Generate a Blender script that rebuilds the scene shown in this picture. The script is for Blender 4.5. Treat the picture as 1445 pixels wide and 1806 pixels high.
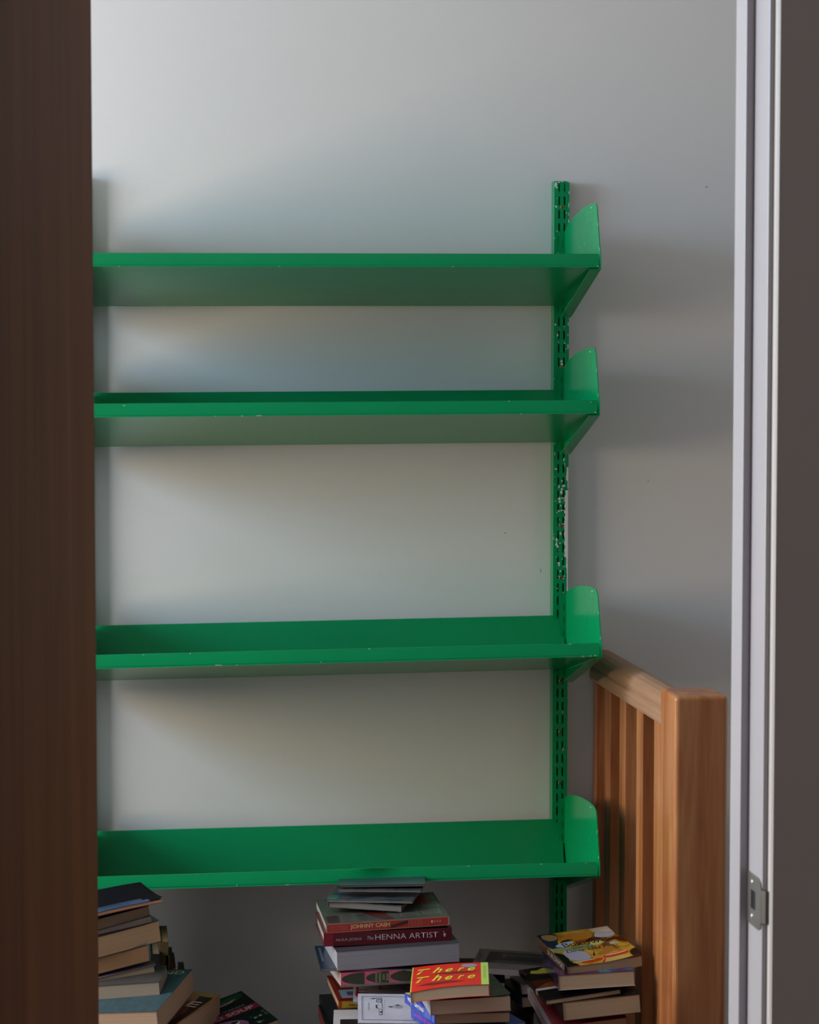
import bpy, bmesh, math, random
from mathutils import Vector, Matrix, Euler
from math import sin, cos, pi, radians, atan2

for o in list(bpy.data.objects):
    bpy.data.objects.remove(o, do_unlink=True)
SC = bpy.context.scene
COL = SC.collection
EYE = 1.55                      # camera height above the floor

# ------------------------------------------------------------------ camera
cam_data = bpy.data.cameras.new('camera')
cam = bpy.data.objects.new('camera', cam_data)
COL.objects.link(cam)
SC.camera = cam
cam_data.sensor_width = 36
cam_data.lens = 4100.0 / 1806.0 * 36
cam_data.shift_y = -23.3 / 1806.0
yaw, pitch = 0.130858, -0.0576897
cam.location = (0, 0, EYE)
cam.rotation_euler = (pi / 2 + pitch, 0, -yaw)
cam_data.clip_start = 0.05
cam_data.dof.use_dof = True
cam_data.dof.focus_distance = 3.95
cam_data.dof.aperture_fstop = 18

# ------------------------------------------------------------------ world and daylight
world = bpy.data.worlds.new('world')
SC.world = world
world.use_nodes = True
world.node_tree.nodes['Background'].inputs[0].default_value = (0.86, 0.80, 0.80, 1)
world.node_tree.nodes['Background'].inputs[1].default_value = 0.17

WIN_X = -2.27
def area(name, loc, rot, sx, sy, power, color):
    l = bpy.data.lights.new(name, 'AREA')
    l.shape = 'RECTANGLE'; l.size = sx; l.size_y = sy
    l.energy = power; l.color = color
    o = bpy.data.objects.new(name, l)
    o.location = loc; o.rotation_euler = rot
    COL.objects.link(o)
    return o
# daylight through the landing window in the left wall: cool sky above, warm ground light below
area('window_sky_light', (WIN_X, 3.48, EYE + 0.62), (0, -pi/2, 0), 0.80, 1.10, 80, (0.54, 0.765, 1.0))
area('window_ground_light', (WIN_X, 3.48, EYE - 0.20), (0, -pi/2, 0), 0.76, 1.10, 60, (1.0, 0.83, 0.65))

vs = SC.view_settings
vs.view_transform = 'Standard'
try: vs.look = 'None'
except Exception: pass
vs.exposure = 0.0
vs.gamma = 1.0
vs.use_curve_mapping = False
# ------------------------------------------------------------------ materials
def lin(c):
    return tuple(((x/255.0)/12.92 if x/255.0 <= 0.04045 else ((x/255.0+0.055)/1.055)**2.4) for x in c)
_M = {}
def mat(name, rgb, rough=0.6, spec=0.5, metal=0.0, coat=0.0, var=0.0, vscale=20, bump=0.0, bscale=200):
    if name in _M: return _M[name]
    m = bpy.data.materials.new(name); m.use_nodes = True
    nt = m.node_tree; b = nt.nodes['Principled BSDF']
    c = lin(rgb)
    b.inputs['Base Color'].default_value = (*c, 1)
    b.inputs['Roughness'].default_value = rough
    b.inputs['Specular IOR Level'].default_value = spec
    b.inputs['Metallic'].default_value = metal
    b.inputs['Coat Weight'].default_value = coat
    tc = nt.nodes.new('ShaderNodeTexCoord')
    n = nt.nodes.new('ShaderNodeTexNoise'); n.inputs['Scale'].default_value = vscale; n.inputs['Detail'].default_value = 4
    nt.links.new(tc.outputs['Object'], n.inputs['Vector'])
    r = nt.nodes.new('ShaderNodeValToRGB')
    v = max(var, 0.01)
    r.color_ramp.elements[0].position = 0.3; r.color_ramp.elements[1].position = 0.7
    r.color_ramp.elements[0].color = (*[x*(1-v) for x in c], 1)
    r.color_ramp.elements[1].color = (*[min(1, x*(1+v)) for x in c], 1)
    nt.links.new(n.outputs['Fac'], r.inputs['Fac'])
    nt.links.new(r.outputs['Color'], b.inputs['Base Color'])
    if bump > 0:
        n2 = nt.nodes.new('ShaderNodeTexNoise'); n2.inputs['Scale'].default_value = bscale
        nt.links.new(tc.outputs['Object'], n2.inputs['Vector'])
        bp = nt.nodes.new('ShaderNodeBump'); bp.inputs['Strength'].default_value = bump; bp.inputs['Distance'].default_value = 0.001
        nt.links.new(n2.outputs['Fac'], bp.inputs['Height']); nt.links.new(bp.outputs['Normal'], b.inputs['Normal'])
    _M[name] = m
    return m

def mat_pages(name, rgb):
    if name in _M: return _M[name]
    m = bpy.data.materials.new(name); m.use_nodes = True
    nt = m.node_tree; b = nt.nodes['Principled BSDF']; c = lin(rgb)
    b.inputs['Roughness'].default_value = 0.85; b.inputs['Specular IOR Level'].default_value = 0.2
    tc = nt.nodes.new('ShaderNodeTexCoord'); mp = nt.nodes.new('ShaderNodeMapping')
    mp.inputs['Scale'].default_value = (4, 4, 1400)
    n = nt.nodes.new('ShaderNodeTexNoise'); n.inputs['Scale'].default_value = 1.0; n.inputs['Detail'].default_value = 3
    r = nt.nodes.new('ShaderNodeValToRGB')
    r.color_ramp.elements[0].position = 0.3; r.color_ramp.elements[1].position = 0.62
    r.color_ramp.elements[0].color = (*[x*0.88 for x in c], 1); r.color_ramp.elements[1].color = (*[x*1.06 for x in c], 1)
    nt.links.new(tc.outputs['Object'], mp.inputs['Vector']); nt.links.new(mp.outputs['Vector'], n.inputs['Vector'])
    nt.links.new(n.outputs['Fac'], r.inputs['Fac']); nt.links.new(r.outputs['Color'], b.inputs['Base Color'])
    _M[name] = m
    return m

def mat_wood(name, c1, c2, c3, scale=(9, 9, 0.7), rough=0.45, spec=0.5, coat=0.0, ring=6.0, rot=(0,0,0)):
    m = bpy.data.materials.new(name); m.use_nodes = True
    nt = m.node_tree; b = nt.nodes['Principled BSDF']
    b.inputs['Roughness'].default_value = rough; b.inputs['Specular IOR Level'].default_value = spec; b.inputs['Coat Weight'].default_value = coat
    tc = nt.nodes.new('ShaderNodeTexCoord'); mp = nt.nodes.new('ShaderNodeMapping'); mp.inputs['Scale'].default_value = scale; mp.inputs['Rotation'].default_value = rot
    nt.links.new(tc.outputs['Object'], mp.inputs['Vector'])
    n = nt.nodes.new('ShaderNodeTexNoise'); n.inputs['Scale'].default_value = 1.5; n.inputs['Detail'].default_value = 3; n.inputs['Distortion'].default_value = 0.6
    nt.links.new(mp.outputs['Vector'], n.inputs['Vector'])
    mu = nt.nodes.new('ShaderNodeMath'); mu.operation = 'MULTIPLY'; mu.inputs[1].default_value = ring
    si = nt.nodes.new('ShaderNodeMath'); si.operation = 'FRACT'
    pp = nt.nodes.new('ShaderNodeMath'); pp.operation = 'PINGPONG'; pp.inputs[1].default_value = 1.0
    nt.links.new(n.outputs['Fac'], mu.inputs[0]); nt.links.new(mu.outputs[0], pp.inputs[0])
    f = nt.nodes.new('ShaderNodeTexNoise'); f.inputs['Scale'].default_value = 14; f.inputs['Detail'].default_value = 4
    nt.links.new(mp.outputs['Vector'], f.inputs['Vector'])
    mx = nt.nodes.new('ShaderNodeMix'); mx.data_type = 'FLOAT'; mx.inputs[0].default_value = 0.45
    nt.links.new(pp.outputs[0], mx.inputs[2]); nt.links.new(f.outputs['Fac'], mx.inputs[3])
    r = nt.nodes.new('ShaderNodeValToRGB')
    e = r.color_ramp.elements
    e[0].position = 0.15; e[0].color = (*lin(c1), 1); e[1].position = 0.9; e[1].color = (*lin(c3), 1)
    k = e.new(0.5); k.color = (*lin(c2), 1)
    nt.links.new(mx.outputs[0], r.inputs['Fac']); nt.links.new(r.outputs['Color'], b.inputs['Base Color'])
    _M[name] = m
    return m

def mat_wall(name, rgb, rough=0.75, specks=()):
    m = bpy.data.materials.new(name); m.use_nodes = True
    nt = m.node_tree; b = nt.nodes['Principled BSDF']; c = lin(rgb)
    b.inputs['Roughness'].default_value = rough; b.inputs['Specular IOR Level'].default_value = 0.3
    tc = nt.nodes.new('ShaderNodeTexCoord')
    n = nt.nodes.new('ShaderNodeTexNoise'); n.inputs['Scale'].default_value = 1.3; n.inputs['Detail'].default_value = 2
    nt.links.new(tc.outputs['Object'], n.inputs['Vector'])
    r = nt.nodes.new('ShaderNodeValToRGB')
    r.color_ramp.elements[0].color = (*[x*0.97 for x in c], 1); r.color_ramp.elements[1].color = (*[x*1.03 for x in c], 1)
    nt.links.new(n.outputs['Fac'], r.inputs['Fac'])
    last = r.outputs['Color']
    for (x, z, rx, rz) in specks:
        mp = nt.nodes.new('ShaderNodeMapping'); mp.vector_type = 'POINT'
        mp.inputs['Location'].default_value = (-x/rx, 0, -z/rz); mp.inputs['Scale'].default_value = (1/rx, 0, 1/rz)
        nt.links.new(tc.outputs['Object'], mp.inputs['Vector'])
        ln = nt.nodes.new('ShaderNodeVectorMath'); ln.operation = 'LENGTH'
        nt.links.new(mp.outputs['Vector'], ln.inputs[0])
        lt = nt.nodes.new('ShaderNodeMath'); lt.operation = 'LESS_THAN'; lt.inputs[1].default_value = 1.0
        nt.links.new(ln.outputs['Value'], lt.inputs[0])
        mx = nt.nodes.new('ShaderNodeMix'); mx.data_type = 'RGBA'; mx.inputs['B'].default_value = (0.12, 0.11, 0.10, 1)
        nt.links.new(lt.outputs[0], mx.inputs['Factor']); nt.links.new(last, mx.inputs['A'])
        last = mx.outputs['Result']
    nt.links.new(last, b.inputs['Base Color'])
    n2 = nt.nodes.new('ShaderNodeTexNoise'); n2.inputs['Scale'].default_value = 160
    nt.links.new(tc.outputs['Object'], n2.inputs['Vector'])
    bp = nt.nodes.new('ShaderNodeBump'); bp.inputs['Strength'].default_value = 0.12; bp.inputs['Distance'].default_value = 0.001
    nt.links.new(n2.outputs['Fac'], bp.inputs['Height']); nt.links.new(bp.outputs['Normal'], b.inputs['Normal'])
    return m

GREEN = mat('green_enamel', (8, 138, 80), rough=0.20, spec=0.2, coat=0.0, var=0.03, vscale=6, bump=0.05, bscale=60)
CHIP = mat('chipped_primer', (215, 212, 210), rough=0.6)
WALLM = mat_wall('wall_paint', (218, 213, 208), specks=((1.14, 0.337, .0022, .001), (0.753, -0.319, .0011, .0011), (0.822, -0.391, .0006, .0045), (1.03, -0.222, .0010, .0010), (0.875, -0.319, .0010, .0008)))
TRIM = mat('white_gloss_trim', (186, 181, 184), rough=0.35, var=0.01)
ARCH = mat('architrave_paint', (214, 206, 200), rough=0.5, var=0.01)
PINE = mat_wood('varnished_pine', (142, 78, 38), (168, 102, 56), (190, 128, 80), scale=(14, 14, 0.9), rough=0.38, coat=0.25, ring=5)
RAILW = mat_wood('worn_rail_wood', (128, 90, 62), (150, 110, 80), (170, 132, 104), scale=(22, 1.0, 22), rough=0.5, ring=2)
DOORW = mat_wood('brown_door_wood', (112, 64, 28), (130, 78, 36), (154, 98, 48), scale=(6, 6, 0.35), rough=0.55, spec=0.15, ring=4)
STEEL = mat('steel', (150, 148, 146), rough=0.35, metal=0.9, var=0.05)
BRASS = mat('brass_screw', (150, 118, 60), rough=0.4, metal=0.8)
DARKM = mat('dark_recess', (20, 18, 17), rough=0.9)

# ------------------------------------------------------------------ mesh helpers
def obj(name, bm, m, parent=None, smooth=False):
    me = bpy.data.meshes.new(name)
    bm.normal_update(); bm.to_mesh(me); bm.free()
    for x in (m if isinstance(m, (list, tuple)) else [m]): me.materials.append(x)
    if smooth:
        for p in me.polygons: p.use_smooth = True
    o = bpy.data.objects.new(name, me); COL.objects.link(o)
    if parent: o.parent = parent
    return o
def thing(name, label, cat, loc=(0,0,0), rot=(0,0,0), group=None):
    o = bpy.data.objects.new(name, None); COL.objects.link(o)
    o.empty_display_size = 0.05
    o.location = loc; o.rotation_euler = rot
    o['label'] = label; o['category'] = cat
    if group: o['group'] = group
    return o
def struct(name, bm, m, parent=None):
    o = obj(name, bm, m, parent)
    if parent is None: o['kind'] = 'structure'
    return o
def box(bm, x0, x1, y0, y1, z0, z1, mi=0, bevel=0.0, seg=2):
    r = bmesh.ops.create_cube(bm, size=1.0)
    vs_ = r['verts']
    for v in vs_:
        v.co = Vector((x0 + (v.co.x+.5)*(x1-x0), y0 + (v.co.y+.5)*(y1-y0), z0 + (v.co.z+.5)*(z1-z0)))
    fs = {f for v in vs_ for f in v.link_faces}
    for f in fs: f.material_index = mi
    if bevel > 0:
        es = list({e for v in vs_ for e in v.link_edges})
        bmesh.ops.bevel(bm, geom=es, offset=bevel, segments=seg, profile=0.5, affect='EDGES')
def prism(bm, pts, axis_a, axis_b, axis_n, n0, n1, origin=(0,0,0), mi=0):
    """extrude the polygon pts (a,b) from n0 to n1 along axis_n"""
    A, B, N, O = Vector(axis_a), Vector(axis_b), Vector(axis_n), Vector(origin)
    v0 = [bm.verts.new(O + A*a + B*b + N*n0) for a, b in pts]
    v1 = [bm.verts.new(O + A*a + B*b + N*n1) for a, b in pts]
    f = [bm.faces.new(v0), bm.faces.new(v1[::-1])]
    k = len(pts)
    for i in range(k):
        f.append(bm.faces.new((v0[i], v1[i], v1[(i+1) % k], v0[(i+1) % k])))
    for x in f: x.material_index = mi
    return f
def blob_pts(rnd, cx, cy, rx, ry, n=11, wob=0.6):
    return [(cx + cos(2*pi*i/n)*rx*(1-wob*rnd.random()), cy + sin(2*pi*i/n)*ry*(1-wob*rnd.random())) for i in range(n)]
def chip(bm, O, A, B, N, pts, mi=1, th=0.00025):
    prism(bm, pts, A, B, N, 0.0, th, origin=O, mi=mi)

# ------------------------------------------------------------------ the setting
WY = 4.333           # back wall
bm = bmesh.new(); box(bm, -2.6, 2.6, WY, WY+.12, -EYE, 1.25)
o = struct('wall_back', bm, WALLM); o.location.z = EYE
bm = bmesh.new(); box(bm, -2.6, 2.6, 2.0, WY+.12, 1.25, 1.35); o = struct('ceiling', bm, WALLM); o.location.z = EYE
FLOORM = mat_wood('floor_boards', (92, 76, 66), (108, 90, 78), (124, 104, 92), scale=(1.2, 8, 8), rough=0.5)
bm = bmesh.new(); box(bm, -2.6, 2.6, -1.0, WY+.12, -.1, 0); struct('floor', bm, FLOORM)
bm = bmesh.new(); box(bm, 2.5, 2.62, 2.0, WY, 0, EYE+1.25); struct('wall_right', bm, WALLM)
# left wall of the landing with a window opening
bm = bmesh.new()
wz0, wz1, wy0, wy1 = EYE-.60, EYE+1.03, 2.90, 4.06
box(bm, -2.24, -2.14, 2.0, WY, 0, wz0); box(bm, -2.24, -2.14, 2.0, WY, wz1, EYE+1.25)
box(bm, -2.24, -2.14, 2.0, wy0, wz0, wz1); box(bm, -2.24, -2.14, wy1, WY, wz0, wz1)
struct('wall_left', bm, WALLM)
bm = bmesh.new()
for a, b_, c_, d in ((wy0, wy0+.04, wz0, wz1), (wy1-.04, wy1, wz0, wz1), (wy0, wy1, wz0, wz0+.04), (wy0, wy1, wz1-.04, wz1)):
    box(bm, -2.23, -2.17, a, b_, c_, d)
struct('window_1', bm, TRIM)
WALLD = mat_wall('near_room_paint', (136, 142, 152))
# partition with the doorway we look through
PY = 2.2155          # face of the architrave
DX0, DX1 = -0.030, 0.6538
ZT = EYE + 0.62
bm = bmesh.new()
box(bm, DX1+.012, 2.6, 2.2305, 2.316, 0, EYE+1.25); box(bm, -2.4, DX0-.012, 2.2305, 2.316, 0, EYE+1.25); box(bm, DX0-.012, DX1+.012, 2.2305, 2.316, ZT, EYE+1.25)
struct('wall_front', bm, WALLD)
# right jamb lining, stop, strike plate and architrave
bm = bmesh.new()
box(bm, .6487, DX1+.012, 2.2285, 2.3200, 0, ZT, bevel=.0012)          # lining
box(bm, .6400, .6490, 2.2810, 2.3200, 0, ZT, bevel=.0010)             # stop
box(bm, DX0-.012, .6487, 2.2285, 2.3200, ZT-.02, ZT, bevel=.0010)     # head
lin_o = struct('door_2', bm, TRIM)
bm = bmesh.new()
prism(bm, [(.6538, 2.2305), (.6538, 2.2185), (.6556, PY), (.705, PY-.004), (.712, PY+.002), (.7160, 2.2305)], (1,0,0), (0,1,0), (0,0,1), 0, ZT+.05)
prism(bm, [(DX0-.062, 2.2305), (DX0-.062, PY), (DX0-.004, PY), (DX0-.002, 2.2305)], (1,0,0), (0,1,0), (0,0,1), 0, ZT+.05)
struct('trim_1', bm, ARCH)
# strike plate on the lining
sp = thing('strike_plate', 'worn steel strike plate with curved lip let into the white door jamb', 'strike plate', (.6487, 2.2525, EYE-.5405), (0,0,0))
prof = [(.0245, .0262), (-.013, .0262), (-.020, .0235), (-.0235, .0170), (-.0245, .006), (-.0245, -.006), (-.0235, -.0170), (-.020, -.0235), (-.013, -.0262), (.0245, -.0262)]
bm = bmesh.new()
# plate built as a frame round the latch hole
hole = (-.004, .012, -.009, .010)
z_ = [(-.0262, hole[2]), (hole[3], .0262)]
prism(bm, [(.0245, .0100), (.0245, .0262), (-.013, .0262), (-.020, .0235), (-.0235, .0170), (-.0245, .0100)], (0,1,0), (0,0,1), (1,0,0), -.0014, .0)
prism(bm, [(.0245, -.009), (.0245, -.0262), (-.013, -.0262), (-.020, -.0235), (-.0235, -.0170), (-.0245, -.009)], (0,1,0), (0,0,1), (1,0,0), -.0014, .0)
box(bm, -.0014, 0, .012, .0245, -.009, .010); box(bm, -.0014, 0, -.0245, -.004, -.009, .010)
obj('plate', bm, STEEL, sp)
bm = bmesh.new()
prism(bm, [(0.0002, -.0235), (-.0012, -.0245), (.0018, -.0290), (.0062, -.0315), (.0068, -.0305), (.0028, -.0280)], (1,0,0), (0,1,0), (0,0,1), -.0165, .0165)
obj('lip', bm, STEEL, sp)
bm = bmesh.new(); box(bm, -.0004, .0002, -.0035, .0115, -.0088, .0098)
h = obj('latch_hole', bm, DARKM, sp)
for zz in (.0175, -.0175):
    bm = bmesh.new()
    bmesh.ops.create_uvsphere(bm, u_segments=12, v_segments=6, radius=.0032, matrix=Matrix.Translation((-.0012, .009, zz)) @ Matrix.Diagonal((.35, 1, 1, 1)))
    obj('screw', bm, mat('screw_steel', (190, 188, 186), rough=.3, metal=.7), sp, True)

# open wooden door on the left
dr = bpy.data.objects.new('door_1', None); COL.objects.link(dr); dr['kind'] = 'structure'
dr.location = (-0.0086, 2.215, 0.0); dr.rotation_euler = (0, 0, radians(-90-9.9+180))
bm = bmesh.new()
# local x along the leaf away from its hinge edge, local y the thickness
box(bm, -.70, 0.0, -.0, .040, .01, EYE+.72, bevel=.0012)
leaf = obj('door_leaf', bm, DOORW, dr)

# ------------------------------------------------------------------ landing balustrade
bal = thing('stair_balustrade', 'varnished pine balustrade with square newel post beside the green shelves', 'balustrade', (.94, 3.70, 0))
def L(o): o.location -= Vector((.94, 3.70, 0)); return o
bm = bmesh.new()
box(bm, .9150, 1.0035, 3.652, 3.757, .0, EYE-.5365, bevel=.0075, seg=4)
L(obj('newel_post', bm, PINE, bal, False))
bm = bmesh.new()
rp = [(.924, -.602), (.919, -.600), (.9175, -.595), (.9175, -.583), (.9190, -.579), (.9225, -.576), (.9200, -.571), (.9190, -.564), (.9215, -.556), (.9270, -.5495), (.935, -.5455), (.9445, -.5440)]
rp2 = rp + [(2*.9445-x, z) for x, z in rp[::-1][1:]]
prism(bm, [(x, z+EYE) for x, z in rp2], (1,0,0), (0,0,1), (0,1,0), 3.755, WY)
L(obj('handrail', bm, RAILW, bal))
for y1 in (4.331, 4.228, 4.103, 3.967, 3.836):
    y0 = y1-.047 if y1 < 4.3 else y1-.030
    bm = bmesh.new(); box(bm, .9245, .9640, y0, y1, .03, EYE-.600, bevel=.0015)
    L(obj('baluster', bm, PINE, bal))
bm = bmesh.new(); box(bm, .919, .970, 3.755, WY, .0, .05, bevel=.003)
L(obj('bottom_rail', bm, PINE, bal))

# ------------------------------------------------------------------ slotted wall uprights
UP0, UP1 = 0.8410, 0.8700       # left and right edge of the visible one
def upright(x0, label, chips=True, top=.343, z_bot=-1.35):
    w = UP1-UP0; xc = x0 + w/2
    t = thing('shelf_upright', label, 'shelf upright', (xc, WY, EYE+z_bot), (0, 0.0, 0), 'slotted green wall uprights')
    bm = bmesh.new(); d = .024
    zt = top-z_bot; h = w/2
    sx = .0050; sw = .0016
    def bx(a, b, c_, e, f, g): box(bm, a, b, c_, e, f, g)
    for a, b in ((-h, -sx-sw), (-sx+sw, sx-sw), (sx+sw, h)):
        bx(a, b, -d, -d+.0018, 0, zt)
    # bridges between the slots
    z = zt-.0045; 
    zc = zt
    k = 0
    while zc > 0:
        nz = max(zc-.0090 if k else zc-.0035, 0)
        for s in (-sx, sx): bx(s-sw, s+sw, -d, -d+.0018, nz, zc)
        zc = nz-.0161; k += 1
    bx(-h, -h+.0018, -d+.0018, 0, 0, zt); bx(h-.0018, h, -d+.0018, 0, 0, zt)
    bx(-h-.0, h, -.0018, -.0002, 0, zt)
    rnd = random.Random(4)
    if chips:
        # (x, z relative to eye, half width, half height) of bare patches, on the front face
        def C(px, py, rx, ry, n=9):
            X = (px-.5*(974+1006.4) + (py-330)*.0079 - 2)/945.0
            Z = top - (py-320)/941.0 - z_bot
            O = (X, -d, Z)
            chip(bm, Vector(O), Vector((1,0,0)), Vector((0,0,1)), Vector((0,-1,0)), [(max(-h+.0003-X, min(h-.0003-X, a)), b) for a, b in blob_pts(rnd, 0, 0, rx/945, ry/941, n)])
        for a in ((981, 326, 3, 7), (983, 331, 2, 3), (987, 322, 3, 1.6), (992, 321, 2, 1.2), (1004, 321, 3, 1.6), (1005, 340, 1, 3), (983, 350, 1, 1), (981, 364, 2.6, 1.6), (982, 366, 2.2, 1.8),
                  (1004.5, 362, 1, 6), (1000, 375.5, 1.2, 1.4), (1004, 378, .8, 4), (1004, 390, 1, 6), (983, 408, 1.6, 1.2), (987, 415, 2, 1.6), (979, 420, 1, 1.4), (985, 446, 1.4, 1.4),
                  (979, 572, 2.4, 2), (995.5, 575.5, 1.6, 1.4), (987, 581, 1, .8), (1002.5, 570, 1, 6), (983.5, 591, 1.6, 3.5), (1002, 590, 1.5, 2), (985, 603, 1, 1.5), (996, 605, 1.6, 1.6), (1002, 611, 1.4, 5), (999, 615, 1.2, 1.2),
                  (990, 637, 2.4, 3), (990.5, 642, 3, 4), (977, 668, 1, 1), (984, 675, .7, .7), (977, 783, 1, 3), (977, 801, 1, 4), (994, 811, 1.3, 4), (995, 820, 1, 5), (979, 828, 3, 2), (977, 842, 1.2, 1), (990, 849, 2, 2.2), (977, 855, 1, 1), (984.5, 859, 2, 4), (993, 858, 3.6, 3), (990, 864, 3, 2.4), (989, 869, 3.4, 4),
                  (985, 881, 3.4, 4.5), (986, 886, 3, 3), (992, 880, 4, 1.6), (995, 884, 2, 3), (978, 885, 1, 1), (987.5, 893, 1.8, 2), (984, 903, 3, 2.4), (989, 902, 2.6, 1.8), (981, 905, 1.2, 2), (994, 902, 3, 1.4),
                  (985, 918, 1, 1), (983.5, 926, 1, 1), (992, 926, 3, 1), (987, 943, 2.2, 4), (980, 954, 2.2, 5), (979.5, 962, 2.4, 7), (982, 966, 2, 4), (986, 960, 1.8, 1.6), (974, 944, .8, 2), (974.5, 951, .8, 4), (983, 973, 1, 1), (978.5, 985, 1, 1.4), (990, 988, 1, 2.6), (984, 996, 3, 3), (984, 999, 2, 3.5), (986.5, 1010, 2, 3), (993, 1002, 1.8, 1), (983, 1019, 1.5, 1), (992, 1023, 2, 1.5), (993, 1019, 1.8, 2), (981, 1041, 1.6, 1), (992, 1048, 1.6, 1),
                  (979, 1292, .8, .8), (990, 1263, .8, 3), (990, 1330, .8, 5), (975, 1357, .8, 1)):
            C(*a)
        # long bare strip down the right edge, one ragged band
        def wpx(py):
            if py < 832: return 3.0
            if py < 848: return 4.2
            if py < 864: return 1.3
            if py < 872: return 4.5
            if py < 985: return 6.2
            return 2.0 if py > 1005 else 3.2
        def band(p0, p1):
            k = int((p1-p0)/2.2); row = []
            for i in range(k+1):
                py = p0+(p1-p0)*i/k
                wd = max(.5, wpx(py)*(.72+.5*rnd.random()))/945
                z = top-(py-320)/941.0-z_bot
                row.append((bm.verts.new((h-.0004-wd, -d-.0003, z)), bm.verts.new((h-.0004, -d-.0003, z))))
            for a, b_ in zip(row, row[1:]):
                f = bm.faces.new((a[0], b_[0], b_[1], a[1])); f.material_index = 1
        band(825, 863); band(866, 1046)
    obj('channel', bm, [GREEN, CHIP], t)
    for py in (366, 648, 929, 1022, 1207, 1299, 1391):
        z = top-(py-320)/941.0-z_bot
        bm = bmesh.new()
        bmesh.ops.create_uvsphere(bm, u_segments=14, v_segments=6, radius=.0034, matrix=Matrix.Translation((.0004, -d, z)) @ Matrix.Diagonal((1, .35, 1, 1)))
        box(bm, -.0018, .0026, -d-.0014, -d-.0009, z-.0004, z+.0004, 1); box(bm, 0, .0008, -d-.0014, -d-.0009, z-.0022, z+.0022, 1)
        obj('screw', bm, [BRASS, DARKM], t)
    return t
upright(UP0, 'chipped green slotted steel upright on the wall at the right ends of the shelves')
upright(-.0600, 'green slotted steel upright at the left ends of the shelves behind the door', chips=False)

# ------------------------------------------------------------------ the four green shelves
SD, ST, SB, SBO, SLT, SLH = .2934, .0596, .0976, .0351, .0068, .0234   # depth, drop, back height, back lean, lip lean, lip height
YF = WY-.055-SD
PROF = [(0, -.001), (0, .020), (.006, .030), (.014, .055), (.021, .085), (.027, .102), (.033, .1095), (.043, .1138), (.060, .1145), (.090, .1142), (.140, .1115), (.190, .1085), (.233, .101), (.270, .0945), (.300, .086), (.314, .080), (.314, -.079), (.275, -.0825), (.262, -.081), (.004, -.004)]
XL = -.036
def catmull(P, n=5):
    out = []
    for i in range(len(P)-1):
        p0, p1, p2, p3 = P[max(i-1, 0)], P[i], P[i+1], P[min(i+2, len(P)-1)]
        for k in range(n):
            t = k/n
            out.append(tuple(.5*((2*p1[q]) + (-p0[q]+p2[q])*t + (2*p0[q]-5*p1[q]+4*p2[q]-p3[q])*t*t + (-p0[q]+3*p1[q]-3*p2[q]+p3[q])*t**3) for q in (0, 1)))
    return out + [P[-1]]
PROF = [(0, -.001)] + catmull([(0, .020), (.010, .045), (.022, .085), (.0265, .100), (.032, .1085), (.044, .1135), (.065, .1148), (.100, .1142), (.150, .1112), (.195, .1065), (.235, .1005), (.275, .0925), (.300, .0862), (.314, .080)]) + [(.314, -.079), (.275, -.0825), (.262, -.081), (.004, -.004)]
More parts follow.
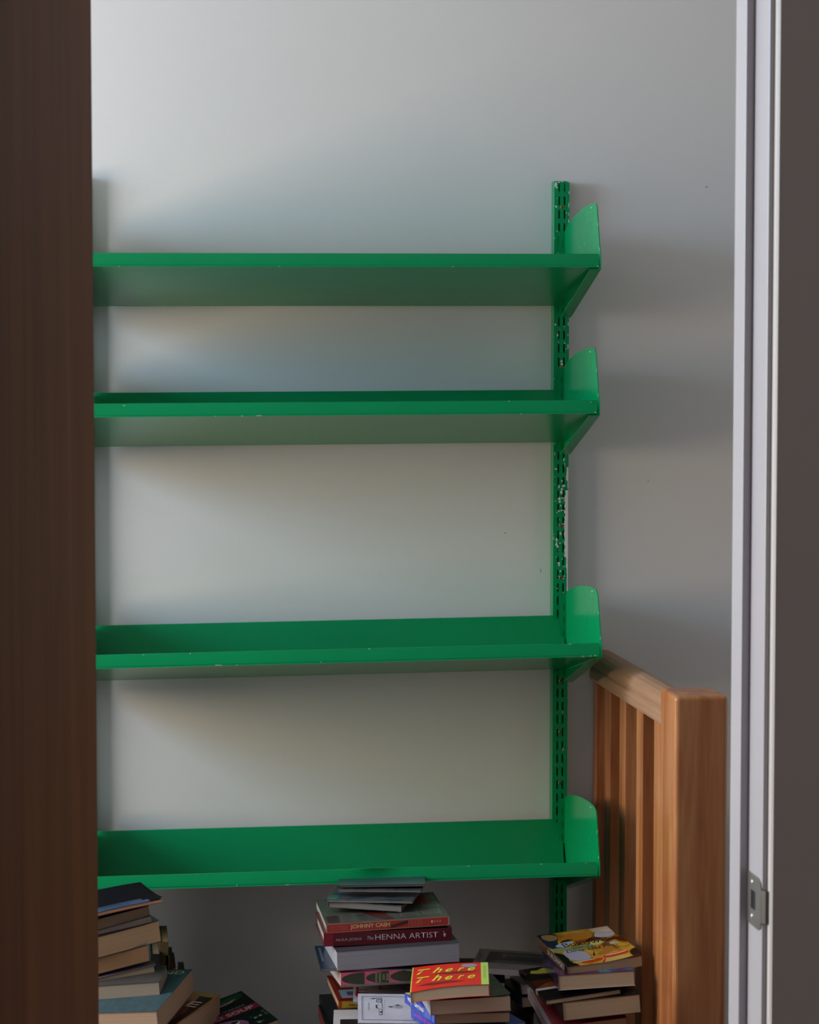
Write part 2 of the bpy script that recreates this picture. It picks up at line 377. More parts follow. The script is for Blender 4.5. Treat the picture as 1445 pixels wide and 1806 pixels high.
def shelf(Z, sl, XE, label, chips, dent=False):
    th = .0012
    loc = Vector((XL, YF, EYE + Z + sl*(.7-XL)))
    t = thing('wall_shelf', label, 'shelf', loc, (0, sl, 0), 'tilted green metal wall shelves')
    Wd = XE - XL
    x0, x1 = .003, Wd-.0035
    # bottom panel, a folded sheet sloping down towards the wall
    a = math.hypot(SD, ST); ca, sa = SD/a, ST/a
    bm = bmesh.new()
    prism(bm, [(th*.5, th), (SD, -ST+th), (SD, -ST), (0.0, 0)], (0,1,0), (0,0,1), (1,0,0), x0, x1)
    rnd = random.Random(hash(round(Z, 3)) % 1000)
    obj('bottom_panel', bm, [GREEN, CHIP], t)
    bm = bmesh.new()
    prism(bm, [(SD-th, -ST), (SD, -ST), (SD+SBO, -ST+SB-.0012), (SD+SBO-.0005, -ST+SB), (SD+SBO-th-.0005, -ST+SB-.0008)], (0,1,0), (0,0,1), (1,0,0), x0, x1-.001)
    obj('back_panel', bm, [GREEN, CHIP], t)
    # front lip: gridded so that it can carry a dent, right corner rounded
    bm = bmesh.new()
    n = 120; m_ = 6
    def P(i, j, off):
        x = x0 + (x1-x0)*i/n
        v = j/m_
        y = SLT*v; z = SLH*v
        if off == 0 and 0 < v < 1: y -= .0004*sin(pi*v)
        if j == 0: y += .0010
        if dent:
            xx = (x+XL)-.452
            y += -.006*math.exp(-(xx/.035)**2)*v*v + .0015*math.exp(-((xx-.06)/.03)**2)*v
            z += .0022*math.exp(-(xx/.03)**2)*v*v
        return Vector((x, y+off, z))
    def ok(i, j):
        x = x0 + (x1-x0)*(i+.5)/n; z = SLH*(j+.5)/m_
        return not (x > x1-.006 and z < .006)
    xs_end = []
    vf = [[bm.verts.new(P(i, j, 0)) for j in range(m_+1)] for i in range(n+1)]
    vb = [[bm.verts.new(P(i, j, .0014)) for j in range(m_+1)] for i in range(n+1)]
    # round the lower right corner by sliding the last columns
    for i in range(n-1, n+1):
        for vv in (vf, vb):
            for j in range(0, 2):
                vv[i][j].co.x -= (.0055 if i == n else .0) * (1-j*.6)
                vv[i][j].co.z += .0 
    for i in range(n):
        for j in range(m_):
            bm.faces.new((vf[i][j], vf[i+1][j], vf[i+1][j+1], vf[i][j+1]))
            bm.faces.new((vb[i][j], vb[i][j+1], vb[i+1][j+1], vb[i+1][j]))
        bm.faces.new((vf[i][m_], vf[i+1][m_], vb[i+1][m_], vb[i][m_]))
        bm.faces.new((vf[i][0], vb[i][0], vb[i+1][0], vf[i+1][0]))
    for i in (0, n):
        for j in range(m_):
            q = (vf[i][j], vf[i][j+1], vb[i][j+1], vb[i][j])
            bm.faces.new(q if i == 0 else q[::-1])
    for (cx, v, ln_, hh) in chips:
        x = cx-XL
        chip(bm, Vector((x, SLT*v-.0006, SLH*v)), Vector((1,0,0)), Vector((0,0,1)), Vector((0,-1,0)), blob_pts(rnd, 0, 0, ln_/2, hh/2, 10, .35))
    obj('front_lip', bm, [GREEN, CHIP], t)
    # end panels with inward flanges
    for side, xp in ((-1, 0.0), (1, Wd)):
        bm = bmesh.new()
        prism(bm, PROF, (0,1,0), (0,0,1), (1,0,0), xp-.0008, xp+.0008)
        if side == 1:
            for (u, v, a_, b_) in ((.075, .108, .006, .0008), (.02, .075, .0006, .004), (.006, .032, .0006, .003)):
                chip(bm, Vector((xp-.0008, u, v)), Vector((0,1,0)), Vector((0,0,1)), Vector((-1,0,0)), blob_pts(rnd, 0, 0, a_, b_, 8, .3))
        ep = obj('end_panel', bm, [GREEN, CHIP], t)
        bm = bmesh.new()
        d1 = Vector((0, .262-.004, -.081+.004)); l1 = d1.length; d1.normalize(); n1 = Vector((0, -d1.z, d1.y))
        prism(bm, [(0, 0), (l1, 0), (l1, .0012), (0, .0012)], tuple(d1), tuple(n1), (-side, 0, 0), 0, .018, origin=(xp, .004, -.004))
        obj('bottom_flange', bm, GREEN, ep)
        bm = bmesh.new()
        prism(bm, [(.3128, -.079), (.314, -.079), (.314, .080), (.3128, .080)], (0,1,0), (0,0,1), (-side,0,0), 0, .0125, origin=(xp, 0, 0))
        # hooks that sit in the upright's slots
        for hz in (-.07, -.045, -.020, .005, .030, .055):
            prism(bm, [(.312, -.005), (.321, -.005), (.321, .006), (.312, .006)], (0,1,0), (0,0,1), (-side,0,0), .0065, .0082, origin=(xp, 0, hz))
        obj('rear_flange', bm, GREEN, ep)
    return t
shelf(.1685, -.0039, .8603, 'topmost tilted green metal shelf, seen mostly from its underside', ((.60, .02, .004, .0008), (.028, .0, .002, .001), (.855, .1, .003, .0015), (.30, .02, .003, .0007)))
shelf(-.0862, -.0050, .8595, 'second green metal shelf from the top, narrow strip of its back showing', ((.035, .85, .006, .001), (.264, .04, .014, .001), (.235, .02, .004, .001), (.19, .02, .003, .001), (.70, .97, .004, .0009), (.852, .1, .004, .0015), (.845, .85, .0015, .002), (.72, .02, .004, .0008)))
shelf(-.5138, -.0078, .8653, 'third green metal shelf from the top, ending just above the wooden handrail', ((.065, .93, .004, .001), (.145, .95, .0025, .0015), (.193, .06, .018, .0013), (.37, .1, .004, .001), (.225, .04, .003, .0008), (.81, .97, .008, .001), (.455, .97, .002, .003), (.832, .05, .006, .0012), (.845, .06, .004, .0012), (.854, .1, .004, .0015)))
shelf(-.9023, -.0009, .8638, 'bottommost green metal shelf with a dented lip, directly above the book piles', ((.223, .10, .0012, .004), (.31, .03, .010, .0012), (.63, .98, .005, .0008), (.76, .97, .006, .0008), (.84, .95, .004, .0008)), dent=True)

# ------------------------------------------------------------------ books
BK = {
    'R1': (0.7707, 3.8067, -1.0162, 0.0938, 0.0342, -0.0676, 0.1327, 0.1951, 0.0165),
    'R2': (0.7524, 3.8002, -1.0282, -0.0549, -0.0360, -0.0450, 0.1309, 0.1993, 0.0255),
    'R3': (0.7315, 3.7978, -1.0696, 0.0559, 0.0036, -0.0957, 0.1315, 0.1979, 0.0079),
    'R4': (0.7594, 3.7968, -1.0740, -0.0077, 0.0113, -0.0781, 0.1343, 0.2000, 0.0321),
    'R5': (0.7425, 3.8193, -1.1222, 0.0004, 0.0541, -0.0898, 0.1339, 0.2095, 0.0185),
    'M1': (0.4479, 3.3985, -0.9329, -0.1557, -0.0783, -0.0769, 0.1185, 0.1831, 0.0178),
    'M2': (0.4793, 3.4029, -0.9523, -0.0106, -0.0740, -0.0236, 0.1226, 0.1832, 0.0221),
    'M3': (0.4884, 3.4137, -0.9763, 0.1265, -0.0834, 0.0455, 0.1186, 0.1813, 0.0152),
    'M4': (0.5086, 3.4132, -1.0025, 0.1849, -0.0682, -0.0154, 0.1248, 0.1833, 0.0165),
    'C0': (0.3699, 3.8670, -0.9053, -0.2852, -0.0618, 0.0291, 0.1266, 0.1581, 0.0101),
    'C0b': (0.3654, 3.8649, -0.9015, -0.2278, -0.0944, -0.0050, 0.1482, 0.1684, 0.0045),
    'C1': (0.3586, 3.7836, -0.9247, -0.0030, -0.0219, -0.0368, 0.2064, 0.1987, 0.0148),
    'C2': (0.3547, 3.7828, -0.9390, -0.0008, 0.0023, -0.0120, 0.2143, 0.1500, 0.0225),
    'C3': (0.3732, 3.7557, -0.9640, 0.0471, 0.0062, -0.0320, 0.2059, 0.1500, 0.0326),
    'C4': (0.3796, 3.7504, -0.9984, 0.0919, 0.0014, 0.0007, 0.2100, 0.1400, 0.0236),
    'C5': (0.3785, 3.7787, -1.0529, 0.0548, 0.0689, -0.0026, 0.2000, 0.1307, 0.0132),
    'L2': (-0.0545, 3.8006, -0.9173, 0.2707, -0.0006, -0.1625, 0.1300, 0.1200, 0.0182),
    'L2b': (-0.0517, 3.8006, -0.9359, 0.2365, -0.0005, -0.1820, 0.1300, 0.1500, 0.0107),
    'L3': (-0.0357, 3.7884, -0.9395, 0.3491, 0.0061, -0.1358, 0.1300, 0.1980, 0.0350),
    'L4': (-0.0505, 3.7999, -0.9809, 0.1857, -0.0005, -0.1764, 0.1200, 0.1900, 0.0261),
    'L5': (-0.0558, 3.7909, -1.0120, 0.2390, -0.0001, -0.1407, 0.1400, 0.2100, 0.0190),
    'L6': (-0.0548, 3.7825, -1.0153, -0.1555, 0.0051, -0.0774, 0.1400, 0.1000, 0.0324),
    'L7': (-0.0655, 3.7212, -1.0416, -0.3052, 0.0576, -0.0789, 0.1500, 0.2157, 0.0389),
    'L8': (-0.0415, 3.7800, -1.0694, -0.4625, 0.0152, 0.0343, 0.1500, 0.2200, 0.0400),
    'L9': (0.0496, 3.8988, -1.1236, -1.1586, 0.2015, 0.1541, 0.1308, 0.2000, 0.0120),
    'K': (0.6430, 4.0523, -1.0758, -0.2357, -0.1035, 0.0372, 0.1500, 0.2296, 0.0098),
    'Ls': (0.7343, 4.0398, -1.1070, -0.0497, -0.1720, -0.0200, 0.1100, 0.1697, 0.0179),
    'L1': (-0.0529, 3.7800, -0.9020, 0.2522, -0.0001, -0.1318, 0.1500, 0.1400, 0.0050),
    'C8': (0.3692, 3.8000, -1.0901, 0.0377, -0.0000, 0.0000, 0.1300, 0.1600, 0.0140),
    'C9': (0.3589, 3.7600, -1.0996, -0.0007, 0.0000, 0.0000, 0.1400, 0.1700, 0.0200),
    'C6': (0.3523, 3.6100, -1.0614, -0.1113, -0.0002, -0.0110, 0.1600, 0.1500, 0.0140),
    'C7': (0.3895, 3.5800, -1.0329, -0.1088, -0.0001, 0.0182, 0.1120, 0.1700, 0.0060),
    'C7b': (0.3986, 3.7370, -1.0430, -0.1097, -0.0000, -0.0017, 0.1050, 0.1600, 0.0040),
    'Cb': (0.3480, 3.7618, -0.9927, -0.0219, 0.0033, 0.0326, 0.1600, 0.1501, 0.0040),
    'P': (0.7338, 4.0340, -1.1290, 0.0779, -0.0670, -0.0414, 0.1300, 0.1697, 0.0185),
}
def text_mesh(s, shear=0.0, bold=0.0):
    cu = bpy.data.curves.new('lettering', 'FONT')
    cu.body = s; cu.shear = shear; cu.offset = bold; cu.resolution_u = 3; cu.align_x = 'LEFT'
    o = bpy.data.objects.new('lettering_source', cu); COL.objects.link(o)
    dg = bpy.context.evaluated_depsgraph_get(); dg.update()
    me = bpy.data.meshes.new_from_object(o.evaluated_get(dg))
    bpy.data.objects.remove(o, do_unlink=True)
    return me
CREAM = (186, 158, 128); GREYP = (168, 164, 166); TAN = (190, 150, 104)

def soften(P, n=5):
    out = []; k = len(P)
    for i in range(k):
        p0, p1, p2, p3 = P[i-1], P[i], P[(i+1) % k], P[(i+2) % k]
        for j in range(n):
            t = j/n
            out.append(tuple(min(1, max(0, .5*((2*p1[q]) + (-p0[q]+p2[q])*t + (2*p0[q]-5*p1[q]+4*p2[q]-p3[q])*t*t + (-p0[q]+3*p1[q]-3*p2[q]+p3[q])*t**3))) for q in (0, 1)))
    return out
class Book:
    """A book lying on its back: local x across the near edge, y away from us, z up; origin at its base centre."""
    def __init__(s, key, label, cover, pages=CREAM, spine='L', hard=False, group=None, cat='book', name='book', warp=None, curl=None, gloss=.3, pose=None, over=.0012, backcover=None, spinecol=None, coverm=None):
        X, Y, Z, yw, rx, ry, W, L_, T = BK[key] if pose is None else pose
        s.W, s.L, s.T = W, L_, T
        s.warp = warp or (lambda x, y: 0.0)
        s.curl = curl or (lambda x, y: 0.0)
        R_ = Matrix.Rotation(yw, 4, 'Z') @ Matrix.Rotation(rx, 4, 'X') @ Matrix.Rotation(ry, 4, 'Y')
        O = Vector((X, Y, Z+EYE)) + (R_ @ Vector((W/2, L_/2, -T)))
        s.o = thing(name, label, cat, O, R_.to_euler(), group)
        ct = .0022 if hard else .0005
        s.ct = ct
        cm = coverm or mat('cover_%d_%d_%d_%d' % (*cover, int(gloss*100)), cover, rough=gloss, spec=.25, var=.10, vscale=25)
        pm = mat_pages('pages_%d_%d_%d' % pages, pages)
        # pages
        i = dict(L=over, R=over, F=over, B=over)
        if hard: i = dict(L=.003, R=.003, F=.003, B=.003)
        i[spine] = ct*.8
        bm = bmesh.new()
        s.slab(bm, -W/2+i['L'], W/2-i['R'], -L_/2+i['F'], L_/2-i['B'], ct, T-ct, 0)
        obj('page_block', bm, pm, s.o)
        # covers
        bm = bmesh.new()
        s.slab(bm, -W/2, W/2, -L_/2, L_/2, T-ct, T, 1)
        s.top = obj('front_cover', bm, cm, s.o)
        bm = bmesh.new()
        s.slab(bm, -W/2, W/2, -L_/2, L_/2, 0, ct, 0)
        obj('back_cover', bm, mat('cover_%d_%d_%d_%d' % (*(backcover or cover), int(gloss*100)), backcover or cover, rough=gloss) if backcover else cm, s.o)
        bm = bmesh.new()
        e = {'L': (-W/2-.0002, -W/2+ct, -L_/2, L_/2), 'R': (W/2-ct, W/2+.0002, -L_/2, L_/2), 'F': (-W/2, W/2, -L_/2-.0002, -L_/2+ct), 'B': (-W/2, W/2, L_/2-ct, L_/2+.0002)}[spine]
        s.slab(bm, *e, 0, T, 0)
        sm = mat('cover_%d_%d_%d_%d' % (*spinecol, int(gloss*100)), spinecol, rough=gloss) if spinecol else cm
        s.spine = obj('spine', bm, sm, s.o)
    def dz(s, x, y, z, curl=0):
        return z + s.warp(x/s.W+.5, y/s.L+.5)*(z/s.T*.5+.5) + (s.curl(x/s.W+.5, y/s.L+.5) if curl else 0)
    def slab(s, bm, x0, x1, y0, y1, z0, z1, curl):
        nx = 14 if (x1-x0) > .02 else 1; ny = 14 if (y1-y0) > .02 else 1
        g = []
        for z in (z0, z1):
            g.append([[bm.verts.new((x0+(x1-x0)*i/nx, y0+(y1-y0)*j/ny, s.dz(x0+(x1-x0)*i/nx, y0+(y1-y0)*j/ny, z, curl))) for j in range(ny+1)] for i in range(nx+1)])
        a, b = g
        for i in range(nx):
            for j in range(ny):
                bm.faces.new((a[i][j], a[i][j+1], a[i+1][j+1], a[i+1][j])); bm.faces.new((b[i][j], b[i+1][j], b[i+1][j+1], b[i][j+1]))
        for i in range(nx):
            bm.faces.new((a[i][0], a[i+1][0], b[i+1][0], b[i][0])); bm.faces.new((a[i+1][ny], a[i][ny], b[i][ny], b[i+1][ny]))
        for j in range(ny):
            bm.faces.new((a[0][j+1], a[0][j], b[0][j], b[0][j+1])); bm.faces.new((a[nx][j], a[nx][j+1], b[nx][j+1], b[nx][j]))
    # ---- decoration: u, v in 0..1 on a face
    def frame(s, face):
        W, L_, T = s.W, s.L, s.T
        return {'T': (Vector((-W/2, -L_/2, T)), Vector((1,0,0)), Vector((0,1,0)), Vector((0,0,1)), W, L_),
                'F': (Vector((-W/2, -L_/2-.0002, 0)), Vector((1,0,0)), Vector((0,0,1)), Vector((0,-1,0)), W, T),
                'L': (Vector((-W/2-.0002, L_/2, 0)), Vector((0,-1,0)), Vector((0,0,1)), Vector((-1,0,0)), L_, T),
                'R': (Vector((W/2+.0002, -L_/2, 0)), Vector((0,1,0)), Vector((0,0,1)), Vector((1,0,0)), L_, T)}[face]
    def put(s, face, a, b, h):
        O, A, B_, N, wa, wb = s.frame(face)
        p = O + A*a + B_*b
        c = face == 'T'
        p.z = s.dz(p.x, p.y, p.z, c) if face != 'T' else s.dz(p.x, p.y, s.T, 1)
        return p + N*h
    def parent_of(s, face): return s.top if face == 'T' else s.spine
    def patch(s, face, u0, v0, u1, v1, m, h=.00012, name='cover_panel', nx=14, ny=14):
        O, A, B_, N, wa, wb = s.frame(face)
        bm = bmesh.new()
        g = [[bm.verts.new(s.put(face, wa*(u0+(u1-u0)*i/nx), wb*(v0+(v1-v0)*j/ny), h)) for j in range(ny+1)] for i in range(nx+1)]
        for i in range(nx):
            for j in range(ny): bm.faces.new((g[i][j], g[i+1][j], g[i+1][j+1], g[i][j+1]))
        return obj(name, bm, m, s.parent_of(face))
    def shape(s, face, pts, m, h=.0002, name='cover_artwork', soft=False):
        if soft: pts = soften(pts)
        """filled outline (u, v), fanned from its centre in rings so that it drapes"""
        O, A, B_, N, wa, wb = s.frame(face)
        cx = sum(p[0] for p in pts)/len(pts); cy = sum(p[1] for p in pts)/len(pts)
        bm = bmesh.new(); K = 4
        c = bm.verts.new(s.put(face, wa*cx, wb*cy, h)); rings = []
        for k in range(1, K+1):
            f = k/K
            rings.append([bm.verts.new(s.put(face, wa*(cx+(x-cx)*f), wb*(cy+(y-cy)*f), h)) for x, y in pts])
        n = len(pts)
        for i in range(n):
            j = (i+1) % n
            bm.faces.new((c, rings[0][i], rings[0][j]))
            for k in range(K-1): bm.faces.new((rings[k][i], rings[k+1][i], rings[k+1][j], rings[k][j]))
        bmesh.ops.recalc_face_normals(bm, faces=bm.faces)
        return obj(name, bm, m, s.parent_of(face))
    def text(s, face, txt, u0, v0, u1, v1, col, rot=0, shear=0.0, bold=0.0, h=.0003, name='lettering'):
        me = text_mesh(txt, shear, bold)
        xs = [v.co.x for v in me.vertices]; ys = [v.co.y for v in me.vertices]
        ax, bx_, ay, by = min(xs), max(xs), min(ys), max(ys)
        O, A, B_, N, wa, wb = s.frame(face)
        for v in me.vertices:
            p = (v.co.x-ax)/(bx_-ax); q = (v.co.y-ay)/(by-ay)
            if rot == 90: p, q = 1-q, p          # reads upwards
            elif rot == -90: p, q = q, 1-p       # reads downwards
            elif rot == 180: p, q = 1-p, 1-q
            v.co = s.put(face, wa*(u0+(u1-u0)*p), wb*(v0+(v1-v0)*q), h)
        me.materials.clear(); me.materials.append(mat('ink_%d_%d_%d' % col, col, rough=.5))
        o = bpy.data.objects.new(name, me); COL.objects.link(o); o.parent = s.parent_of(face)
        return o
def ell(cx, cy, rx, ry, n=20, a0=0, a1=2*pi):
    return [(cx+cos(a0+(a1-a0)*i/n)*rx, cy+sin(a0+(a1-a0)*i/n)*ry) for i in range(n if a1-a0 > 6.2 else n+1)]
def C3(r, g, b, gloss=.35): return mat('ink_%d_%d_%d' % (r, g, b), (r, g, b), rough=gloss)
rnd = random.Random(11)
GR, GM, GC, GL, GB = 'books piled under the right shelf end', 'books piled in front of the centre', 'books piled in the centre under the shelf', 'books piled at the left by the door', 'loose books in the gap behind the piles'

# --- right pile
def mat_art(name, cols, scale, dist=2.0, detail=3, gloss=.15):
    m = bpy.data.materials.new(name); m.use_nodes = True
    nt = m.node_tree; b = nt.nodes['Principled BSDF']; b.inputs['Roughness'].default_value = gloss
    tc = nt.nodes.new('ShaderNodeTexCoord'); mp = nt.nodes.new('ShaderNodeMapping'); mp.inputs['Scale'].default_value = scale
    n = nt.nodes.new('ShaderNodeTexNoise'); n.inputs['Scale'].default_value = 1; n.inputs['Distortion'].default_value = dist; n.inputs['Detail'].default_value = detail
    r = nt.nodes.new('ShaderNodeValToRGB'); e = r.color_ramp.elements
    e[0].position = cols[0][0]; e[0].color = (*lin(cols[0][1]), 1); e[1].position = cols[-1][0]; e[1].color = (*lin(cols[-1][1]), 1)
    for p, c in cols[1:-1]:
        k = e.new(p); k.color = (*lin(c), 1)
    nt.links.new(tc.outputs['Object'], mp.inputs['Vector']); nt.links.new(mp.outputs['Vector'], n.inputs['Vector'])
    nt.links.new(n.outputs['Fac'], r.inputs['Fac']); nt.links.new(r.outputs['Color'], b.inputs['Base Color'])
    return m
ART1 = mat_art('gold_street_scene', [(.26, (40, 24, 10)), (.38, (130, 74, 18)), (.50, (190, 132, 40)), (.60, (206, 168, 80)), (.72, (170, 150, 84)), (.82, (222, 208, 160))], (14, 8, 1), .8)
b = Book('R1', 'glossy paperback with golden street-scene cover on top of the right pile', (60, 40, 20), spine='L', group=GR, gloss=.15,
         curl=lambda x, y: .0060*max(0, (x-.45)/.55)**2*max(0, 1-y/.8) - .006*max(0, (y-.8)/.2)*max(0, (x-.7)/.3), coverm=ART1, spinecol=(120, 70, 36), warp=lambda x, y: .003*(x-.1)**2*4*.25)
b.shape('T', [(.0, 1), (.0, .62), (.10, .50), (.16, .55), (.18, .72), (.24, .86), (.22, 1)], C3(38, 44, 62, .2), .00020, soft=True)
b.shape('T', [(.04, .86), (.10, .78), (.20, .80), (.24, .90), (.16, .97), (.06, .96)], C3(150, 120, 70, .2), .00026, soft=True)
b.shape('T', [(.10, .60), (.20, .56), (.36, .66), (.34, .70), (.20, .68)], C3(170, 172, 190, .2), .00028, soft=True)
b.shape('T', [(.03, .44), (.30, .42), (.58, .48), (.56, .55), (.30, .54), (.06, .55)], C3(140, 146, 92, .2), .00024, soft=True)
b.shape('T', [(.0, .0), (.16, .0), (.10, .16), (.13, .30), (.03, .42), (.0, .40)], C3(24, 24, 16, .2), .00026, soft=True)
b.shape('T', [(.14, .16), (.36, .14), (.40, .28), (.34, .42), (.12, .42)], C3(168, 160, 166, .2), .00030, soft=True)
b.shape('T', [(.70, .74), (.86, .66), (.98, .74), (.92, .92), (.84, .94)], C3(176, 166, 160, .2), .00030, soft=True)
b.shape('T', [(.56, .60), (.70, .62), (.76, .56), (.66, .50), (.56, .52)], C3(205, 180, 96, .2), .00027, soft=True)
b.shape('T', [(.78, .48), (.84, .50), (.88, .44), (.82, .40)], C3(190, 176, 152, .2), .00031, soft=True)
b.shape('T', [(.86, .52), (.96, .36), (.92, .30), (.80, .42)], C3(200, 148, 44, .2), .00029, soft=True)
b.shape('T', [(.92, .62), (1., .60), (1., .42), (.96, .46), (.88, .58)], C3(84, 30, 10, .2), .00029, soft=True)
b.shape('T', [(.24, .05), (.46, .06), (.52, .12), (.40, .13), (.24, .10)], C3(196, 60, 14, .2), .00029, soft=True)
b.shape('T', [(.14, .085), (.40, .115), (.40, .125), (.14, .10)], C3(196, 206, 196, .2), .00034, soft=True)
b.shape('T', [(.56, .11), (.84, .11), (.88, .17), (.72, .20), (.56, .17)], C3(206, 56, 14, .2), .00029, soft=True)
b.shape('T', [(.60, .16), (.84, .165), (.84, .18), (.62, .175)], C3(232, 214, 190, .2), .00034, soft=True)
b.shape('T', [(.88, .0), (1., .0), (1., .18), (.90, .14)], C3(44, 22, 12, .2), .00029, soft=True)
b.shape('T', [(.46, 0), (.54, .10), (.55, .09), (.49, 0)], C3(214, 40, 20, .2), .00033, soft=True)
for a_ in (((.30, .80), (.44, .70), (.62, .72), (.70, .82), (.56, .90), (.40, .92)), ((.40, .58), (.50, .64), (.60, .60), (.64, .68), (.48, .70)), ((.50, .22), (.60, .20), (.74, .26), (.78, .34), (.60, .32)), ((.62, .36), (.74, .34), (.80, .40), (.70, .44))):
    b.shape('T', list(a_), C3(*rnd.choice([(150, 84, 24), (176, 110, 34), (128, 66, 20)]), .2), .00022, soft=True)
for a_ in (((.44, .22), (.50, .34), (.52, .40), (.49, .30), (.47, .22)), ((.76, .56), (.84, .60), (.95, .66), (.86, .56)), ((.52, .62), (.62, .72), (.76, .68), (.70, .60), (.80, .54), (.66, .62)), ((.20, .70), (.30, .76), (.40, .74), (.30, .70))):
    b.shape('T', list(a_), C3(70, 30, 12, .2), .00033, soft=True)
b.text('T', 'Bukowski', .20, .55, .90, .67, (44, 16, 10), bold=-.004, h=.00045)
b.text('T', 'Notes of a', .26, .465, .56, .54, (50, 44, 20), shear=.35, h=.00045)
b.text('T', 'Dirty Old Man', .16, .36, .86, .455, (30, 26, 14), shear=.3, h=.00045)
b.text('L', 'BUKOWSKI', .38, .25, .88, .80, (214, 206, 190))
b.patch('L', .90, .03, .99, .97, C3(22, 24, 32), name='publisher_panel')
ART2 = mat_art('blue_swirl', [(.35, (28, 18, 44)), (.46, (90, 26, 70)), (.54, (30, 70, 130)), (.62, (40, 110, 150)), (.7, (120, 150, 90))], (18, 18, 40), 1.2)
Book('R2', 'thick paperback with blue and purple swirling cover, second from the top of the right pile', (40, 60, 110), spine='L', group=GR, coverm=ART2, backcover=(210, 206, 200))
b = Book('R3', 'thin black paperback with sunset picture and white band on the right pile', (24, 24, 26), spine='L', group=GR, gloss=.25)
b.patch('T', .02, .36, .98, .99, C3(96, 34, 16, .25), name='sunset_picture')
b.shape('T', [(.05, .99), (.95, .99), (.95, .80), (.70, .78), (.40, .76), (.05, .80)], C3(28, 22, 16), .0002)
b.shape('T', [(.14, .92), (.22, .90), (.28, .94), (.40, .97), (.62, .94), (.70, .82), (.50, .76), (.40, .70), (.34, .78), (.20, .80), (.10, .84)], C3(206, 198, 84), .00026)
b.shape('T', [(.0, .80), (.12, .83), (.2, .76), (.33, .75), (.36, .66), (.24, .60), (.02, .62)], C3(18, 14, 10), .00028)
b.shape('T', [(.02, .38), (.2, .50), (.5, .52), (.95, .56), (.95, .38)], C3(150, 78, 26), .00024)
b.patch('T', 0, .30, 1, .365, C3(226, 224, 226), .0003, 'white_band')
b.patch('T', 0, .292, 1, .302, C3(150, 24, 30), .00032, 'red_line')
b.text('T', 'Of Mice and Men', .44, .18, .84, .235, (206, 204, 200), h=.0004)
b.patch('L', .64, 0, .71, 1, C3(226, 224, 226), .0002, 'white_band')
b = Book('R4', 'fattest paperback of the right pile with a black cover, under the sunset book', (20, 18, 18), spine='L', group=GR)
b.text('T', 'EN  DS', .82, .02, .97, .075, (120, 120, 124))
b = Book('R5', 'red book with white dotted cover and white spine at the bottom of the right pile', (206, 40, 58), spine='L', group=GR, pages=(190, 150, 120), spinecol=(206, 196, 200))
bm = bmesh.new()
for i in range(26):
    for j in range(44):
        u = .05+i*.037+(j % 2)*.0185; v = .01+j*.0205
        if u > .99 or v > .86: continue
        q = [bm.verts.new(b.put('T', b.W*(u+dx), b.L*(v+dy), .0002)) for dx, dy in ((-.008, 0), (0, -.0052), (.008, 0), (0, .0052))]
        bm.faces.new(q)
o = obj('white_dots', bm, C3(232, 214, 216), b.top); 
b.patch('T', 0, .87, 1, 1, C3(206, 198, 204), .0003, 'white_band')
b.patch('T', 0, 0, .045, .88, C3(206, 196, 200), .0003, 'white_edge')
b.text('L', 'PENELOPE', .06, .3, .22, .75, (190, 50, 66)); b.text('L', 'CROSS  STITCH', .30, .25, .85, .8, (176, 60, 74))

# --- pile in front, under the red paperback
b = Book('M1', 'red paperback with yellow slanted lettering on top of the front pile', (216, 30, 20), spine='L', group=GM, gloss=.3, pages=(196, 168, 138), warp=lambda x, y: -.0045*(x-.5)**2*4*.5 + .0015 - .0040*max(0, 1-y*3)*(1-x)**2, spinecol=(214, 190, 70))
b.patch('T', .905, 0, 1, 1, C3(186, 214, 96), .0002, 'green_strip')
b.patch('T', 0, 0, .012, 1, C3(226, 200, 80), .0002, 'yellow_edge')
b.shape('T', ell(.75, .86, .105, .085), C3(150, 146, 150), .0004, 'medal')
for (v, a, c_) in ((.56, .28, .86), (.17, .08, .70)):
    b.shape('T', [(a, v), (a+.15, v+.05), (c_-.2, v+.06), (c_, v+.02), (c_-.16, v-.03), (a+.2, v-.045)], C3(120, 14, 12), .0003, 'brush_stroke')
for v in (.62, .27):
    for ch, u0, u1, hh in (('T', .06, .24, .22), ('h', .27, .40, .24), ('e', .44, .54, .15), ('r', .60, .69, .15), ('e', .73, .83, .15)):
        b.text('T', ch, u0, v, u1, v+hh, (232, 214, 60), shear=.45, bold=.012, h=.00055, name='title_letter')
b.text('T', 'TOMMY ORANGE', .935, .25, .97, .85, (140, 160, 90), rot=90)
b = Book('M2', 'black paperback with curled corner directly under the red yellow-lettered one', (26, 24, 26), spine='L', group=GM, gloss=.3, pages=(196, 162, 136), curl=lambda x, y: .004*max(0, (x-.55)/.45)**2*max(0, 1-y*1.6), backcover=(150, 50, 50), spinecol=(150, 150, 156))
b = Book('M3', 'paperback with blue spine and pale lettering, third in the front pile', (34, 30, 30), spine='L', group=GM, spinecol=(40, 62, 158), pages=(186, 148, 120))
b.patch('T', 0, 0, .10, 1, C3(40, 62, 158), .00015, 'blue_band')
b.patch('T', .0, .90, .25, 1, C3(196, 196, 120), .0003, 'yellow_panel')
b.text('L', 'way', .10, .25, .26, .85, (200, 200, 214), bold=.02); b.text('L', 'Gerry Straub', .34, .22, .64, .85, (206, 206, 190), bold=.02)
b.text('L', 'paul', .92, .2, .96, .85, (180, 190, 200), rot=90); b.patch('L', .66, .12, .86, .9, C3(74, 92, 170), .0002, 'pale_panel')
b = Book('M4', 'blue paperback with magenta lettering on its spine at the bottom of the front pile', (38, 44, 140), spine='L', group=GM, spinecol=(36, 60, 160), gloss=.25, backcover=(36, 44, 140))
b.text('L', 'walking near home', .08, .34, .92, .80, (170, 60, 160), bold=.01)

